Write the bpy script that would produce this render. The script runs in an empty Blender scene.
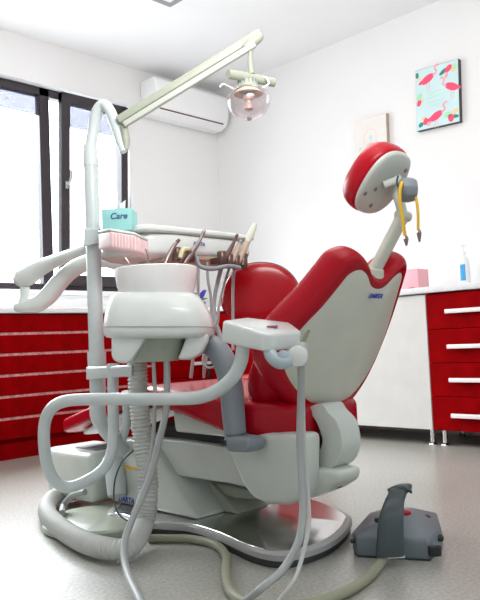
import bpy, bmesh, math, random
from mathutils import Vector, Matrix
random.seed(7)
S2 = math.sqrt(2.0)
PI = math.pi
# ---------------------------------------------------------------- camera
CAMH = 0.64
FPX = 712.0
PITCH = math.radians(3.4); ROLL = math.radians(2.5)
fwd0 = Vector((1, 1, 0)).normalized()
F = (fwd0 * math.cos(PITCH) + Vector((0, 0, 1)) * math.sin(PITCH)).normalized()
R0 = Vector((1, -1, 0)).normalized()
U0 = R0.cross(F).normalized()
R = R0 * math.cos(ROLL) - U0 * math.sin(ROLL)
U = U0 * math.cos(ROLL) + R0 * math.sin(ROLL)
CAM = Vector((0, 0, CAMH))
cd = bpy.data.cameras.new('camera'); cam = bpy.data.objects.new('camera', cd)
bpy.context.scene.collection.objects.link(cam)
cam.matrix_world = Matrix(((R.x, U.x, -F.x, 0), (R.y, U.y, -F.y, 0), (R.z, U.z, -F.z, CAMH), (0, 0, 0, 1)))
cd.sensor_fit = 'HORIZONTAL'; cd.sensor_width = 36; cd.lens = FPX / 480 * 36
cd.clip_start = 0.02
bpy.context.scene.camera = cam

def ray(px, py):
    return F * FPX + R * (px - 240) - U * (py - 300)
def at(px, py, z):            # point at plan depth z
    d = ray(px, py); return CAM + d * (z / d.dot(fwd0))
def onX(px, py, X):
    d = ray(px, py); return CAM + d * (X / d.x)
def onY(px, py, Y):
    d = ray(px, py); return CAM + d * (Y / d.y)
def onH(px, py, h):
    d = ray(px, py); return CAM + d * ((h - CAMH) / d.z)
def W(x, z, h): return Vector(((x + z) / S2, (z - x) / S2, h))

# ---------------------------------------------------------------- materials
def mat(name, col, rough=0.5, metal=0.0, coat=0.0, spec=0.5, emit=None, es=0, trans=0, alpha=1, bump=None, mott=None, sss=0):
    m = bpy.data.materials.new(name); m.use_nodes = True
    nt = m.node_tree; b = nt.nodes['Principled BSDF']
    b.inputs['Base Color'].default_value = (*col, 1)
    b.inputs['Roughness'].default_value = rough
    b.inputs['Metallic'].default_value = metal
    b.inputs['Coat Weight'].default_value = coat
    b.inputs['Coat Roughness'].default_value = 0.08
    b.inputs['Specular IOR Level'].default_value = spec
    b.inputs['Transmission Weight'].default_value = trans
    b.inputs['Alpha'].default_value = alpha
    if emit:
        b.inputs['Emission Color'].default_value = (*emit, 1); b.inputs['Emission Strength'].default_value = es
    tc = nt.nodes.new('ShaderNodeTexCoord')
    n = nt.nodes.new('ShaderNodeTexNoise')
    nt.links.new(tc.outputs['Object'], n.inputs['Vector'])
    sc, amt = mott if mott else (9.0, 0.03)
    n.inputs['Scale'].default_value = sc; n.inputs['Detail'].default_value = 4
    r = nt.nodes.new('ShaderNodeValToRGB')
    r.color_ramp.elements[0].position = 0.35; r.color_ramp.elements[1].position = 0.65
    r.color_ramp.elements[0].color = (*[max(0, c * (1 - amt)) for c in col], 1)
    r.color_ramp.elements[1].color = (*[min(1, c * (1 + amt)) for c in col], 1)
    nt.links.new(n.outputs['Fac'], r.inputs['Fac']); nt.links.new(r.outputs['Color'], b.inputs['Base Color'])
    if bump:
        n2 = nt.nodes.new('ShaderNodeTexNoise'); n2.inputs['Scale'].default_value = bump[0]
        nt.links.new(tc.outputs['Object'], n2.inputs['Vector'])
        bp = nt.nodes.new('ShaderNodeBump'); bp.inputs['Strength'].default_value = bump[1]; bp.inputs['Distance'].default_value = 0.002
        nt.links.new(n2.outputs['Fac'], bp.inputs['Height']); nt.links.new(bp.outputs['Normal'], b.inputs['Normal'])
    return m

M_wall = mat('wall_paint', (0.83, 0.822, 0.818), 0.85, bump=(120, 0.1), mott=(2, 0.01))
M_ceil = mat('ceiling_paint', (0.90, 0.90, 0.90), 0.9, mott=(2, 0.01))
M_top = mat('worktop_laminate', (0.78, 0.78, 0.79), 0.3, mott=(60, 0.03))
M_whitelam = mat('white_laminate', (0.62, 0.605, 0.58), 0.4)
M_red = mat('red_laminate', (0.235, 0.0, 0.001), 0.6, spec=0.03, mott=(14, 0.12))
M_redpad = mat('red_leatherette', (0.40, 0.0, 0.010), 0.27, spec=0.28, bump=(260, 0.12))
M_redstool = mat('red_vinyl', (0.34, 0.0, 0.006), 0.2, spec=0.35)
M_plastic = mat('white_plastic', (0.70, 0.735, 0.71), 0.28, coat=0.3)
M_bowl = mat('white_ceramic', (0.86, 0.85, 0.84), 0.18, coat=0.4)
M_tube = mat('enamelled_tube', (0.56, 0.615, 0.61), 0.28, coat=0.3)
M_arm = mat('greenish_arm_paint', (0.36, 0.385, 0.31), 0.42)  # also darkens the lower lift arm and pivot bracket for shade
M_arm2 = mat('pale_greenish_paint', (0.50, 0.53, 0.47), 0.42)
M_shell = mat('shell_plastic', (0.60, 0.605, 0.52), 0.35)
M_frame = mat('chair_frame_paint', (0.58, 0.615, 0.565), 0.33, coat=0.2)
M_grey = mat('grey_polyurethane', (0.22, 0.25, 0.275), 0.5)
M_dark = mat('dark_rubber', (0.035, 0.037, 0.04), 0.55)
M_black = mat('black_plastic', (0.012, 0.012, 0.014), 0.5)
M_wframe = mat('dark_brown_window_frame', (0.032, 0.024, 0.03), 0.35)
M_wedge = mat('blue_grey_frame_edge', (0.13, 0.14, 0.22), 0.4)
M_chrome = mat('chrome', (0.75, 0.75, 0.76), 0.12, 1.0)
M_alu = mat('polished_aluminium', (0.62, 0.61, 0.60), 0.22, 1.0, mott=(40, 0.05))
M_alurim = mat('aluminium_rim', (0.36, 0.36, 0.35), 0.45, 0.0)
M_handle = mat('white_handle', (0.82, 0.76, 0.76), 0.3)
M_strip = mat('pink_grey_strip', (0.52, 0.22, 0.21), 0.5, mott=(55, 0.35))
M_hose = mat('ribbed_hose', (0.50, 0.51, 0.48), 0.5)
M_thin = mat('grey_hose', (0.33, 0.345, 0.335), 0.45)
M_cable = mat('greenish_cable', (0.27, 0.27, 0.19), 0.5)
M_ped = mat('slate_plastic', (0.15, 0.18, 0.20), 0.42)
M_pedh = mat('dark_slate_plastic', (0.045, 0.062, 0.068), 0.4)
M_teal = mat('teal_card', (0.29, 0.60, 0.58), 0.6)
M_navy = mat('navy_ink', (0.03, 0.10, 0.22), 0.6)
M_blue = mat('blue_ink', (0.02, 0.06, 0.42), 0.5)
M_pinkt = mat('pale_pink_plastic', (0.84, 0.68, 0.68), 0.4)
M_pinkd = mat('pink_rib', (0.78, 0.50, 0.52), 0.4)
M_pink = mat('pink_card', (0.85, 0.42, 0.47), 0.55)
M_paper = mat('white_paper', (0.85, 0.85, 0.85), 0.8)
M_steel = mat('brushed_steel', (0.30, 0.24, 0.23), 0.3, 0.9)
M_tan = mat('tan_plastic', (0.46, 0.36, 0.28), 0.45)
M_brown = mat('bronze_metal', (0.14, 0.08, 0.07), 0.35, 0.6)
M_yellow = mat('yellow_cord', (0.80, 0.48, 0.02), 0.5)
M_lime = mat('pale_yellow_tip', (0.62, 0.60, 0.36), 0.5)
M_green = mat('green_mark', (0.01, 0.22, 0.12), 0.5)
M_orange = mat('amber_mark', (0.85, 0.45, 0.02), 0.5)
M_label = mat('blue_label', (0.06, 0.36, 0.68), 0.4)
M_bottle = mat('milky_plastic', (0.84, 0.87, 0.88), 0.3)
M_violet = mat('violet_petals', (0.06, 0.05, 0.42), 0.6)
M_leaf = mat('leaf', (0.10, 0.25, 0.10), 0.6)
M_lens = mat('dusky_bulb', (0.60, 0.47, 0.42), 0.3)
M_amber = mat('amber_reflector', (0.80, 0.62, 0.50), 0.4)
M_mauve = mat('mauve_reflection', (0.42, 0.12, 0.22), 0.25)
M_clear = mat('smoky_clear_plastic', (0.42, 0.50, 0.55), 0.15, coat=0.5)
M_linen = mat('print_cream', (0.80, 0.76, 0.72), 0.7)
M_printbg = mat('print_pale_blue', (0.58, 0.76, 0.78), 0.7)
M_flam = mat('flamingo_pink', (0.86, 0.07, 0.16), 0.6)
M_flaml = mat('flamingo_light', (0.88, 0.38, 0.42), 0.6)
M_dteal = mat('leaf_teal', (0.02, 0.24, 0.20), 0.6)
M_gold = mat('leaf_gold', (0.78, 0.62, 0.34), 0.6)
M_mint = mat('leaf_mint', (0.42, 0.74, 0.46), 0.6)
M_sky = mat('soft_blue_print', (0.50, 0.68, 0.76), 0.7)
M_rose = mat('soft_rose_print', (0.80, 0.52, 0.50), 0.7)
M_black2 = mat('picture_edge', (0.06, 0.05, 0.05), 0.6)

def glass(name, gl=0.08, tint=(1, 1, 1), rough=0.02):
    m = bpy.data.materials.new(name); m.use_nodes = True; nt = m.node_tree
    for n in list(nt.nodes): nt.nodes.remove(n)
    o = nt.nodes.new('ShaderNodeOutputMaterial'); t = nt.nodes.new('ShaderNodeBsdfTransparent'); g = nt.nodes.new('ShaderNodeBsdfGlossy')
    t.inputs[0].default_value = (*tint, 1); g.inputs['Roughness'].default_value = rough
    mx = nt.nodes.new('ShaderNodeMixShader')
    lw = nt.nodes.new('ShaderNodeLayerWeight'); lw.inputs[0].default_value = 0.25
    ad = nt.nodes.new('ShaderNodeMath'); ad.operation = 'MULTIPLY_ADD'; ad.inputs[1].default_value = .35; ad.inputs[2].default_value = gl; ad.use_clamp = True
    nt.links.new(lw.outputs['Facing'], ad.inputs[0]); nt.links.new(ad.outputs[0], mx.inputs[0])
    nt.links.new(t.outputs[0], mx.inputs[1]); nt.links.new(g.outputs[0], mx.inputs[2]); nt.links.new(mx.outputs[0], o.inputs[0])
    return m
M_glass = glass('window_glass', 0.0)
M_shade = glass('tinted_upper_glass', 0.0, (0.27, 0.27, 0.30))
M_globe = glass('lamp_globe_glass', 0.04, (0.93, 0.88, 0.89), 0.05)

def floor_mat():
    m = bpy.data.materials.new('speckled_vinyl'); m.use_nodes = True; nt = m.node_tree; b = nt.nodes['Principled BSDF']
    tc = nt.nodes.new('ShaderNodeTexCoord')
    n1 = nt.nodes.new('ShaderNodeTexNoise'); n1.inputs['Scale'].default_value = 95; n1.inputs['Detail'].default_value = 5
    n2 = nt.nodes.new('ShaderNodeTexNoise'); n2.inputs['Scale'].default_value = 3; n2.inputs['Detail'].default_value = 3
    v = nt.nodes.new('ShaderNodeTexVoronoi'); v.inputs['Scale'].default_value = 130
    for n in (n1, n2, v): nt.links.new(tc.outputs['Object'], n.inputs['Vector'])
    r = nt.nodes.new('ShaderNodeValToRGB')
    r.color_ramp.elements[0].position = 0.33; r.color_ramp.elements[0].color = (0.29, 0.28, 0.245, 1)
    r.color_ramp.elements[1].position = 0.66; r.color_ramp.elements[1].color = (0.44, 0.43, 0.385, 1)
    nt.links.new(n1.outputs['Fac'], r.inputs['Fac'])
    r2 = nt.nodes.new('ShaderNodeValToRGB')
    r2.color_ramp.elements[0].position = 0.05; r2.color_ramp.elements[0].color = (0.70, 0.69, 0.66, 1)
    r2.color_ramp.elements[1].position = 0.22; r2.color_ramp.elements[1].color = (0, 0, 0, 1)
    nt.links.new(v.outputs['Distance'], r2.inputs['Fac'])
    mx = nt.nodes.new('ShaderNodeMixRGB'); mx.blend_type = 'SCREEN'; mx.inputs[0].default_value = 0.25
    nt.links.new(r.outputs[0], mx.inputs[1]); nt.links.new(r2.outputs[0], mx.inputs[2])
    mx2 = nt.nodes.new('ShaderNodeMixRGB'); mx2.blend_type = 'MULTIPLY'; mx2.inputs[0].default_value = 0.12
    nt.links.new(mx.outputs[0], mx2.inputs[1]); nt.links.new(n2.outputs['Fac'], mx2.inputs[2])
    nt.links.new(mx2.outputs[0], b.inputs['Base Color'])
    b.inputs['Roughness'].default_value = 0.4
    b.inputs['Coat Weight'].default_value = 0.5; b.inputs['Coat Roughness'].default_value = 0.27
    b.inputs['Specular IOR Level'].default_value = 0.9
    bp = nt.nodes.new('ShaderNodeBump'); bp.inputs['Strength'].default_value = 0.12; bp.inputs['Distance'].default_value = 0.001
    nt.links.new(n1.outputs['Fac'], bp.inputs['Height']); nt.links.new(bp.outputs[0], b.inputs['Normal'])
    return m
M_floor = floor_mat()

# ---------------------------------------------------------------- mesh builder
ORG = {}
def crom(pts, n=8, closed=False):
    P = [Vector(p) for p in pts]; out = []
    m = len(P)
    if m < 3 and not closed: return P
    rng = range(m if closed else m - 1)
    for i in rng:
        if closed: a, b, c, d = P[(i-1) % m], P[i], P[(i+1) % m], P[(i+2) % m]
        else: a, b, c, d = P[max(i-1, 0)], P[i], P[i+1], P[min(i+2, m-1)]
        for k in range(n):
            t = k / n; t2 = t*t; t3 = t2*t
            out.append(0.5*((2*b)+(c-a)*t+(2*a-5*b+4*c-d)*t2+(3*b-a-3*c+d)*t3))
    if not closed: out.append(P[-1])
    return out

class MB:
    def __init__(s): s.bm = bmesh.new(); s.mi = 0
    def face(s, vs):
        try:
            f = s.bm.faces.new(vs); f.material_index = s.mi; return f
        except ValueError: return None
    def rings(s, rings, cap0=True, cap1=True, closed=True):
        vr = [[s.bm.verts.new(p) for p in r] for r in rings]
        for a, b in zip(vr, vr[1:]):
            n = len(a)
            for i in range(n if closed else n-1):
                j = (i+1) % n
                s.face((a[i], a[j], b[j], b[i]))
        if cap0: s.face(vr[0][::-1])
        if cap1: s.face(vr[-1])
        return s
    def poly(s, faces, verts):
        v = [s.bm.verts.new(p) for p in verts]
        for f in faces: s.face([v[i] for i in f])
        return s
    def box(s, c, d, yaw=0, rot=None):
        c = Vector(c); v = []
        M = rot if rot else Matrix.Rotation(yaw, 3, 'Z')
        for k in (-1, 1):
            for j in (-1, 1):
                for i in (-1, 1): v.append(c + M @ Vector((i*d[0]/2, j*d[1]/2, k*d[2]/2)))
        return s.poly([(0,2,3,1),(4,5,7,6),(0,1,5,4),(2,6,7,3),(0,4,6,2),(1,3,7,5)], v)
    def bb(s, lo, hi):
        return s.box([(a+b)/2 for a, b in zip(lo, hi)], [abs(b-a) for a, b in zip(lo, hi)])
    def prism(s, pts, d):           # planar outline extruded along d
        d = Vector(d); return s.rings([[Vector(p) for p in pts], [Vector(p)+d for p in pts]])
    def hull(s, pts):
        vs = [s.bm.verts.new(p) for p in pts]
        r = bmesh.ops.convex_hull(s.bm, input=vs)
        for f in s.bm.faces: pass
        return s
    def tube(s, pts, r, seg=12, n=8, smooth=True, cap=True, up=None):
        P = crom(pts, n) if smooth else [Vector(p) for p in pts]
        if isinstance(r, (list, tuple)):
            R_ = []
            m = len(r)
            for i in range(len(P)):
                t = i/(len(P)-1)*(m-1); k = min(int(t), m-2); f = t-k
                R_.append(r[k]*(1-f)+r[k+1]*f)
        elif callable(r):
            R_ = [r(i/(len(P)-1)) for i in range(len(P))]
        else: R_ = [r]*len(P)
        rings = []
        T = (P[1]-P[0]).normalized()
        nrm = T.orthogonal().normalized() if up is None else (Vector(up)-T*T.dot(Vector(up))).normalized()
        for i, p in enumerate(P):
            T2 = (P[min(i+1, len(P)-1)]-P[max(i-1, 0)]).normalized()
            nrm = (nrm - T2*nrm.dot(T2)).normalized()
            bn = T2.cross(nrm)
            rings.append([p+(nrm*math.cos(2*PI*k/seg)+bn*math.sin(2*PI*k/seg))*R_[i] for k in range(seg)])
        return s.rings(rings, cap, cap)
    def lathe(s, o, axis, prof, seg=28, sx=1.0, sy=1.0, xdir=None):   # prof: (r, t along axis)
        o = Vector(o); a = Vector(axis).normalized()
        x = a.orthogonal().normalized() if xdir is None else (Vector(xdir)-a*a.dot(Vector(xdir))).normalized()
        y = a.cross(x)
        return s.rings([[o+a*t+(x*math.cos(2*PI*k/seg)*sx+y*math.sin(2*PI*k/seg)*sy)*max(r, 1e-4) for k in range(seg)] for r, t in prof])
    def loft(s, secs, n=4.0, seg=32):   # secs: (center, xvec, yvec) superellipse
        rings = []
        for c, xv, yv in secs:
            c, xv, yv = Vector(c), Vector(xv), Vector(yv); r = []
            for k in range(seg):
                t = 2*PI*(k+0.5)/seg; ct, st = math.cos(t), math.sin(t)
                r.append(c+xv*math.copysign(abs(ct)**(2/n), ct)+yv*math.copysign(abs(st)**(2/n), st))
            rings.append(r)
        return s.rings(rings)
    def pillow(s, outline, c, prof, n):  # outline 3D pts in plane, prof: (scale, height along n)
        c = Vector(c); n = Vector(n).normalized()
        return s.rings([[c+(Vector(p)-c)*max(sc, 0.002)+n*h for p in outline] for sc, h in prof])
    def build(s, name, mats, parent=None, bevel=0, bseg=3, sharp=38, origin=None, subd=0):
        bm = s.bm
        bmesh.ops.recalc_face_normals(bm, faces=bm.faces)
        if bevel:
            es = [e for e in bm.edges if len(e.link_faces) == 2 and e.calc_face_angle(0) > math.radians(30)]
            bmesh.ops.bevel(bm, geom=es, offset=bevel, segments=bseg, profile=0.5, affect='EDGES', clamp_overlap=True)
        co = [v.co for v in bm.verts]
        lo = Vector([min(c[i] for c in co) for i in range(3)]); hi = Vector([max(c[i] for c in co) for i in range(3)])
        o = Vector(origin) if origin is not None else Vector(((lo.x+hi.x)/2, (lo.y+hi.y)/2, lo.z))
        for v in bm.verts: v.co -= o
        me = bpy.data.meshes.new(name); bm.to_mesh(me); bm.free()
        if not isinstance(mats, (list, tuple)): mats = [mats]
        for m in mats: me.materials.append(m)
        for p in me.polygons: p.use_smooth = True
        me.set_sharp_from_angle(angle=math.radians(sharp))
        ob = bpy.data.objects.new(name, me); bpy.context.scene.collection.objects.link(ob)
        place(ob, o, parent)
        if subd:
            sm = ob.modifiers.new('sub', 'SUBSURF'); sm.levels = subd; sm.render_levels = subd
        return ob
def place(ob, o, parent):
    if parent is not None:
        ob.parent = parent; ob.location = o-ORG[parent.name]
    else: ob.location = o
    ORG[ob.name] = Vector(o)
def tag(o, label, cat, group=None, kind=None):
    o['label'] = label; o['category'] = cat
    if group: o['group'] = group
    if kind: o['kind'] = kind
    return o
def thing(name, loc, label, cat, group=None):
    o = bpy.data.objects.new(name, None); o.empty_display_size = 0.05
    bpy.context.scene.collection.objects.link(o); place(o, Vector(loc), None)
    return tag(o, label, cat, group)
def struct(ob): ob['kind'] = 'structure'; return ob
def text(name, s, m, parent, pos, xdir, up, size, shear=0.0, ext=0.0006):
    cu = bpy.data.curves.new(name, 'FONT'); cu.body = s; cu.size = size; cu.extrude = ext; cu.shear = shear
    cu.align_x = 'CENTER'; cu.align_y = 'CENTER'; cu.offset = size*0.02
    t = bpy.data.objects.new('tmp', cu); bpy.context.scene.collection.objects.link(t)
    dg = bpy.context.evaluated_depsgraph_get(); me = bpy.data.meshes.new_from_object(t.evaluated_get(dg))
    bpy.data.objects.remove(t)
    x = Vector(xdir).normalized(); z = x.cross(Vector(up)).normalized(); y = z.cross(x)
    Mx = Matrix(((x.x, y.x, z.x), (x.y, y.y, z.y), (x.z, y.z, z.z)))
    for v in me.vertices: v.co = Mx @ v.co
    me.materials.clear(); me.materials.append(m); me.name = name
    ob = bpy.data.objects.new(name, me); bpy.context.scene.collection.objects.link(ob)
    place(ob, Vector(pos), parent); return ob

# ================================================================ ROOM
YW = 4.356; XW = 4.165; HC = 2.80
X0, Y0 = -1.4, -1.6
struct(MB().bb((X0, Y0, -0.05), (XW+.1, YW+.1, 0)).build('floor', M_floor, origin=(0, 0, 0)))
struct(MB().bb((X0, Y0, HC), (XW+.1, YW+.1, HC+.08)).build('ceiling', M_ceil))
struct(MB().bb((XW, Y0, 0), (XW+.1, YW+.1, HC)).build('wall_right', M_wall))
struct(MB().bb((X0-.1, Y0, 0), (X0, YW+.2, HC)).build('wall_left', M_wall))
# window opening
wr = onY(131, 200, YW).x; wt = onY(66, 90, YW).z; wb = onY(60, 291, YW).z
WL = 0.55
wt = 2.30 if not (2.0 < wt < 2.6) else wt
w = MB()
w.bb((wr, YW, 0), (XW, YW+.2, HC)); w.bb((X0, YW, 0), (WL, YW+.2, HC))
w.bb((WL, YW, 0), (wr, YW+.2, wb)); w.bb((WL, YW, wt), (wr, YW+.2, HC))
struct(w.build('wall_back', M_wall))
# window frame
fy = YW+.06
xm = onY(47, 180, fy).x
f = MB()
def bar(x0, x1, z0, z1, y0=fy, y1=fy+.06): f.bb((x0, y0, z0), (x1, y1, z1))
bar(WL, wr, wt-.06, wt); bar(WL, wr, wb, wb+.055); bar(WL, WL+.06, wb, wt); bar(wr-.045, wr, wb, wt); bar(xm-.045, xm+.035, wb, wt)
win = struct(f.build('window_1', M_wframe, bevel=.004, bseg=1))
# fixed light (left)
g = MB(); g.bb((WL+.06, fy+.025, wb+.055), (xm-.045, fy+.03, wt-.06)); g.build('pane', M_glass, win)
# roller blind cassettes of grey shade glass at the top of each light
g = MB(); g.bb((WL+.06, fy+.012, wt-.20), (xm-.045, fy+.018, wt-.06)); g.build('blind', M_shade, win)
# right sash, tilted inward a little at the top
tl = 0.075
xs0 = xm+.075; xs1 = wr-.03; zb = wb+.04; zt = wt-.035
def sp(x, z, off=0): return Vector((x, fy-.03-tl*(z-zb)/(zt-zb)+off, z))
sm_ = MB()
for (a, b, c, d) in ((xs0, xs0+.07, zb, zt), (xs1-.06, xs1, zb, zt), (xs0, xs1, zt-.075, zt), (xs0, xs1, zb, zb+.08)):
    pts = [sp(a, c), sp(b, c), sp(b, d), sp(a, d)]
    sm_.prism(pts, (0, .05, 0))
sash = sm_.build('sash', M_wframe, win, bevel=.004, bseg=1)
g = MB(); g.prism([sp(xs0+.06, zb+.07, .02), sp(xs1-.05, zb+.07, .02), sp(xs1-.05, zt-.07, .02), sp(xs0+.06, zt-.07, .02)], (0, .005, 0)); g.build('pane', M_glass, sash)
g = MB(); g.prism([sp(xs0+.06, zt-.24, .012), sp(xs1-.05, zt-.24, .012), sp(xs1-.05, zt-.07, .012), sp(xs0+.06, zt-.07, .012)], (0, .004, 0)); g.build('blind', M_shade, sash)
hh = onY(61, 187, fy).z
g = MB(); p = sp(xs0+.035, hh); g.box(p+Vector((0, -.012, 0)), (.018, .012, .05)); g.tube([p+Vector((0, -.02, .0)), p+Vector((0, -.045, .01)), p+Vector((.012, -.05, .05)), p+Vector((.012, -.05, .10))], .009, 8); 
g.build('handle', M_alurim, sash)
# white window sill board
struct(MB().bb((WL-.05, YW-.03, wb-.03), (wr+.03, YW+.06, wb+.003)).build('trim_1', M_top, bevel=.004))
# outdoor ground plane far below is not seen; sky only

# ---------------------------------------------------------------- radiator cover / slatted red unit
YF = W(0, 5.70, 0).y  # red front plane  z-x = 5.70
YF = 5.70/S2
XA = WL-.8
XB = onY(152, 360, YF).x
unit = thing('slatted_cabinet', ((XA+XB)/2, YF+.15, 0), 'low red slatted cabinet front under the window with pale grooves', 'cabinet')
MB().bb((XA, YF+.03, .0), (XB, YW-.005, .875)).build('body', M_red, unit)
hs = [.875, .752, .626, .500, .374, .243, .113]
for i in range(6):
    hi_, lo_ = hs[i]-.008, hs[i+1]+.008
    MB().bb((XA, YF, lo_), (XB, YF+.03, hi_)).build('board', M_red, unit, bevel=.003, bseg=1)
for i in range(1, 6):
    MB().bb((XA, YF+.004, hs[i]-.0095), (XB, YF+.032, hs[i]+.0095)).build('groove_strip', M_strip, unit)
MB().bb((XA, YF+.012, 0.0), (XB, YF+.03, .095)).build('plinth', M_red, unit)
# red drawer unit in the corner on the same wall
un2 = thing('drawer_cabinet', ((XB+XW-.5)/2, YF+.15, 0), 'red drawer cabinet in the far corner glimpsed behind the dental chair', 'cabinet')
XC = 5.19/S2-.004
MB().bb((XB+.005, YF+.02, .1), (XC-.01, YW-.005, .875)).build('body', M_red, un2)
hc = onY(203, 363, YF).z
hx = onY(203, 363, YF).x
seams = [.87, .70, hc+.10, hc-.10, .12]
nd = 0
for i in range(4):
    d = MB().bb((XB+.01, YF, seams[i+1]+.003), (XC-.015, YF+.02, seams[i]-.003)).build('drawer', M_red, un2, bevel=.002, bseg=1)
    hz = (seams[i]+seams[i+1])/2
    if i == 1: hz = hc+.17
    if i == 2: hz = hc
    MB().bb((hx-.11, YF-.03, hz-.012), (hx+.11, YF-.012, hz+.012)).bb((hx-.10, YF-.014, hz-.008), (hx-.085, YF, hz+.008)).bb((hx+.085, YF-.014, hz-.008), (hx+.10, YF, hz+.008)).build('handle', M_handle, d, bevel=.003, bseg=2)
MB().bb((XB+.01, YF+.05, 0), (XC-.02, YW-.01, .1)).build('plinth', M_black, un2)
# ---------------------------------------------------------------- right wall cabinets
XF = 5.19/S2     # front plane X
def rp(px, py): return onX(px, py, XF)
yd = rp(429, 360).y
wc = thing('base_cabinet', (XF+.25, (yd+2.3)/2, 0), 'white base cabinet beside the red drawers, on chrome feet', 'cabinet')
YE = 2.9
MB().bb((XF+.018, yd+.001, .09), (XW-.004, YE, .872)).build('body', M_whitelam, wc)
ymid = (yd+YE)/2
for a, b in ((yd+.002, YE),):
    MB().bb((XF, a, .092), (XF+.018, b, .868)).build('door', M_whitelam, wc, bevel=.0015, bseg=1)
cc3 = thing('corner_cabinet', (XF+.25, (YE+YF)/2, 0), 'red corner cabinet on the right wall beyond the white one, behind the stool', 'cabinet')
MB().bb((XF+.018, YE+.003, .1), (XW-.004, YF+.0, .872)).build('body', M_red, cc3)
for a, b in ((.10, .47), (.474, .868)):
    MB().bb((XF, YE+.004, a), (XF+.018, YF-.004, b)).build('door', M_red, cc3, bevel=.0015, bseg=1)
def foot(par, x, y):
    MB().lathe((x, y, 0), (0, 0, 1), [(.026, 0), (.027, .004), (.022, .012), (.014, .016), (.014, .088)], 20).build('foot', M_chrome, par)
foot(wc, XF+.05, yd+.035); foot(wc, XF+.05, YE-.06); foot(wc, XW-.06, yd+.05)
Y1 = .62
rc = thing('drawer_cabinet', (XF+.25, (yd+Y1)/2, 0), 'red four drawer cabinet with pale bar handles at the right wall', 'cabinet')
MB().bb((XF+.018, Y1, .09), (XW-.004, yd-.001, .872)).build('body', M_red, rc)
sm = [.868, .665, .473, .283, .092]
for i in range(4):
    d = MB().bb((XF, Y1, sm[i+1]+.0015), (XF+.018, yd-.003, sm[i]-.0015)).build('drawer', M_red, rc, bevel=.0015, bseg=1)
    hz = [.763, .565, .378, .180][i]
    ya = rp(447, 311).y; yb = ya-.56
    MB().bb((XF-.032, yb, hz-.012), (XF-.014, ya, hz+.012)).bb((XF-.016, ya-.03, hz-.008), (XF, ya-.012, hz+.008)).bb((XF-.016, yb+.012, hz-.008), (XF, yb+.03, hz+.008)).build('handle', M_handle, d, bevel=.004, bseg=2)
foot(rc, XF+.05, yd-.045); foot(rc, XF+.05, Y1+.05); foot(rc, XF+.35, yd-.36)
# worktop, one continuous L
wt_ = MB()
wt_.prism([(XA, YF-.02, .876), (XF-.02, YF-.02, .876), (XF-.02, Y1-.02, .876), (XW-.003, Y1-.02, .876), (XW-.003, YW-.003, .876), (XA, YW-.003, .876)], (0, 0, .036))
tag(wt_.build('worktop', M_top, bevel=.004, bseg=2), 'continuous white worktop running along both walls over the cabinets', 'worktop')
TOPH = .912
# ---------------------------------------------------------------- air conditioner on window wall
ya = YW-.20
a0 = onY(156, 90, ya); a1 = onY(229, 110, ya)
zt_ = onY(160, 76, ya).z; zb_ = onY(165, 113, ya).z
ac = thing('air_conditioner', ((a0.x+a1.x)/2, YW-.1, zb_), 'white split air conditioner high on the window wall near the corner', 'air conditioner')
prof = [(YW-.003, zt_), (ya+.03, zt_), (ya+.005, zt_-.03), (ya, zt_-.10), (ya+.004, zb_+.09), (ya+.03, zb_+.03), (ya+.09, zb_), (YW-.003, zb_)]
MB().prism([(a0.x, y, z) for y, z in prof], (a1.x-a0.x, 0, 0)).build('housing', M_ceil, ac, bevel=.012, bseg=3)
MB().prism([(a0.x+.05, ya+.024, zb_+.047), (a0.x+.05, ya+.020, zb_+.038), (a0.x+.05, ya+.04, zb_+.03), (a0.x+.05, ya+.05, zb_+.04)], (a1.x-a0.x-.1, 0, 0)).build('vent_slot', M_brown, ac)
MB().prism([(a0.x+.04, ya+.026, zb_+.036), (a0.x+.04, ya+.085, zb_-.002), (a0.x+.04, ya+.088, zb_+.004), (a0.x+.04, ya+.03, zb_+.042)], (a1.x-a0.x-.08, 0, 0)).build('louver', M_ceil, ac)
# ceiling lamp
cl = onH(168, -6, HC)
lm = thing('ceiling_lamp', (cl.x, cl.y, HC-.03), 'square grey framed recessed fitting in the ceiling at the top edge', 'ceiling light')
s_ = .075
q = MB()
for dx, dy, sx, sy in ((-s_, 0, .03, 2*s_+.03), (s_, 0, .03, 2*s_+.03), (0, -s_, 2*s_-.03, .03), (0, s_, 2*s_-.03, .03)):
    q.box((cl.x+dx, cl.y+dy, HC-.012), (sx, sy, .022))
q.build('frame', mat('grey_lamp_frame', (.30, .30, .31), .5), lm)
MB().box((cl.x, cl.y, HC-.008), (2*s_-.03, 2*s_-.03, .014)).build('diffuser', M_paper, lm)

# ---------------------------------------------------------------- pictures on the right wall
def picture(quad, name, label, face_m, rot, h_scale=1.0):
    c = sum((onX(px, py, XW-.02) for px, py in quad), Vector())/4
    tl_, tr, br, bl = [onX(px, py, XW-.02) for px, py in quad]
    wd = ((tr-tl_).length+(br-bl).length)/2; ht = ((tl_-bl).length+(tr-br).length)/2
    xd = Vector((0, -1, 0)); ud = Vector((0, 0, 1))
    Rm = Matrix.Rotation(math.radians(rot), 3, 'X')
    xd = Rm @ xd; ud = Rm @ ud
    t = thing(name, (c.x, c.y, c.z-ht/2), label, 'picture')
    return t, c, wd, ht, xd, ud
def shape(mb, c, xd, ud, pts, mi, lift):
    n = Vector((-1, 0, 0)); mb.mi = mi
    vs = [c+xd*x+ud*y+n*lift for x, y in pts]
    mb.prism(vs, n*.0004)
def ell(x, y, a, b, r=0, n=14):
    r = math.radians(r); return [(x+a*math.cos(t)*math.cos(r)-b*math.sin(t)*math.sin(r), y+a*math.cos(t)*math.sin(r)+b*math.sin(t)*math.cos(r)) for t in [2*PI*k/n for k in range(n)]]
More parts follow.
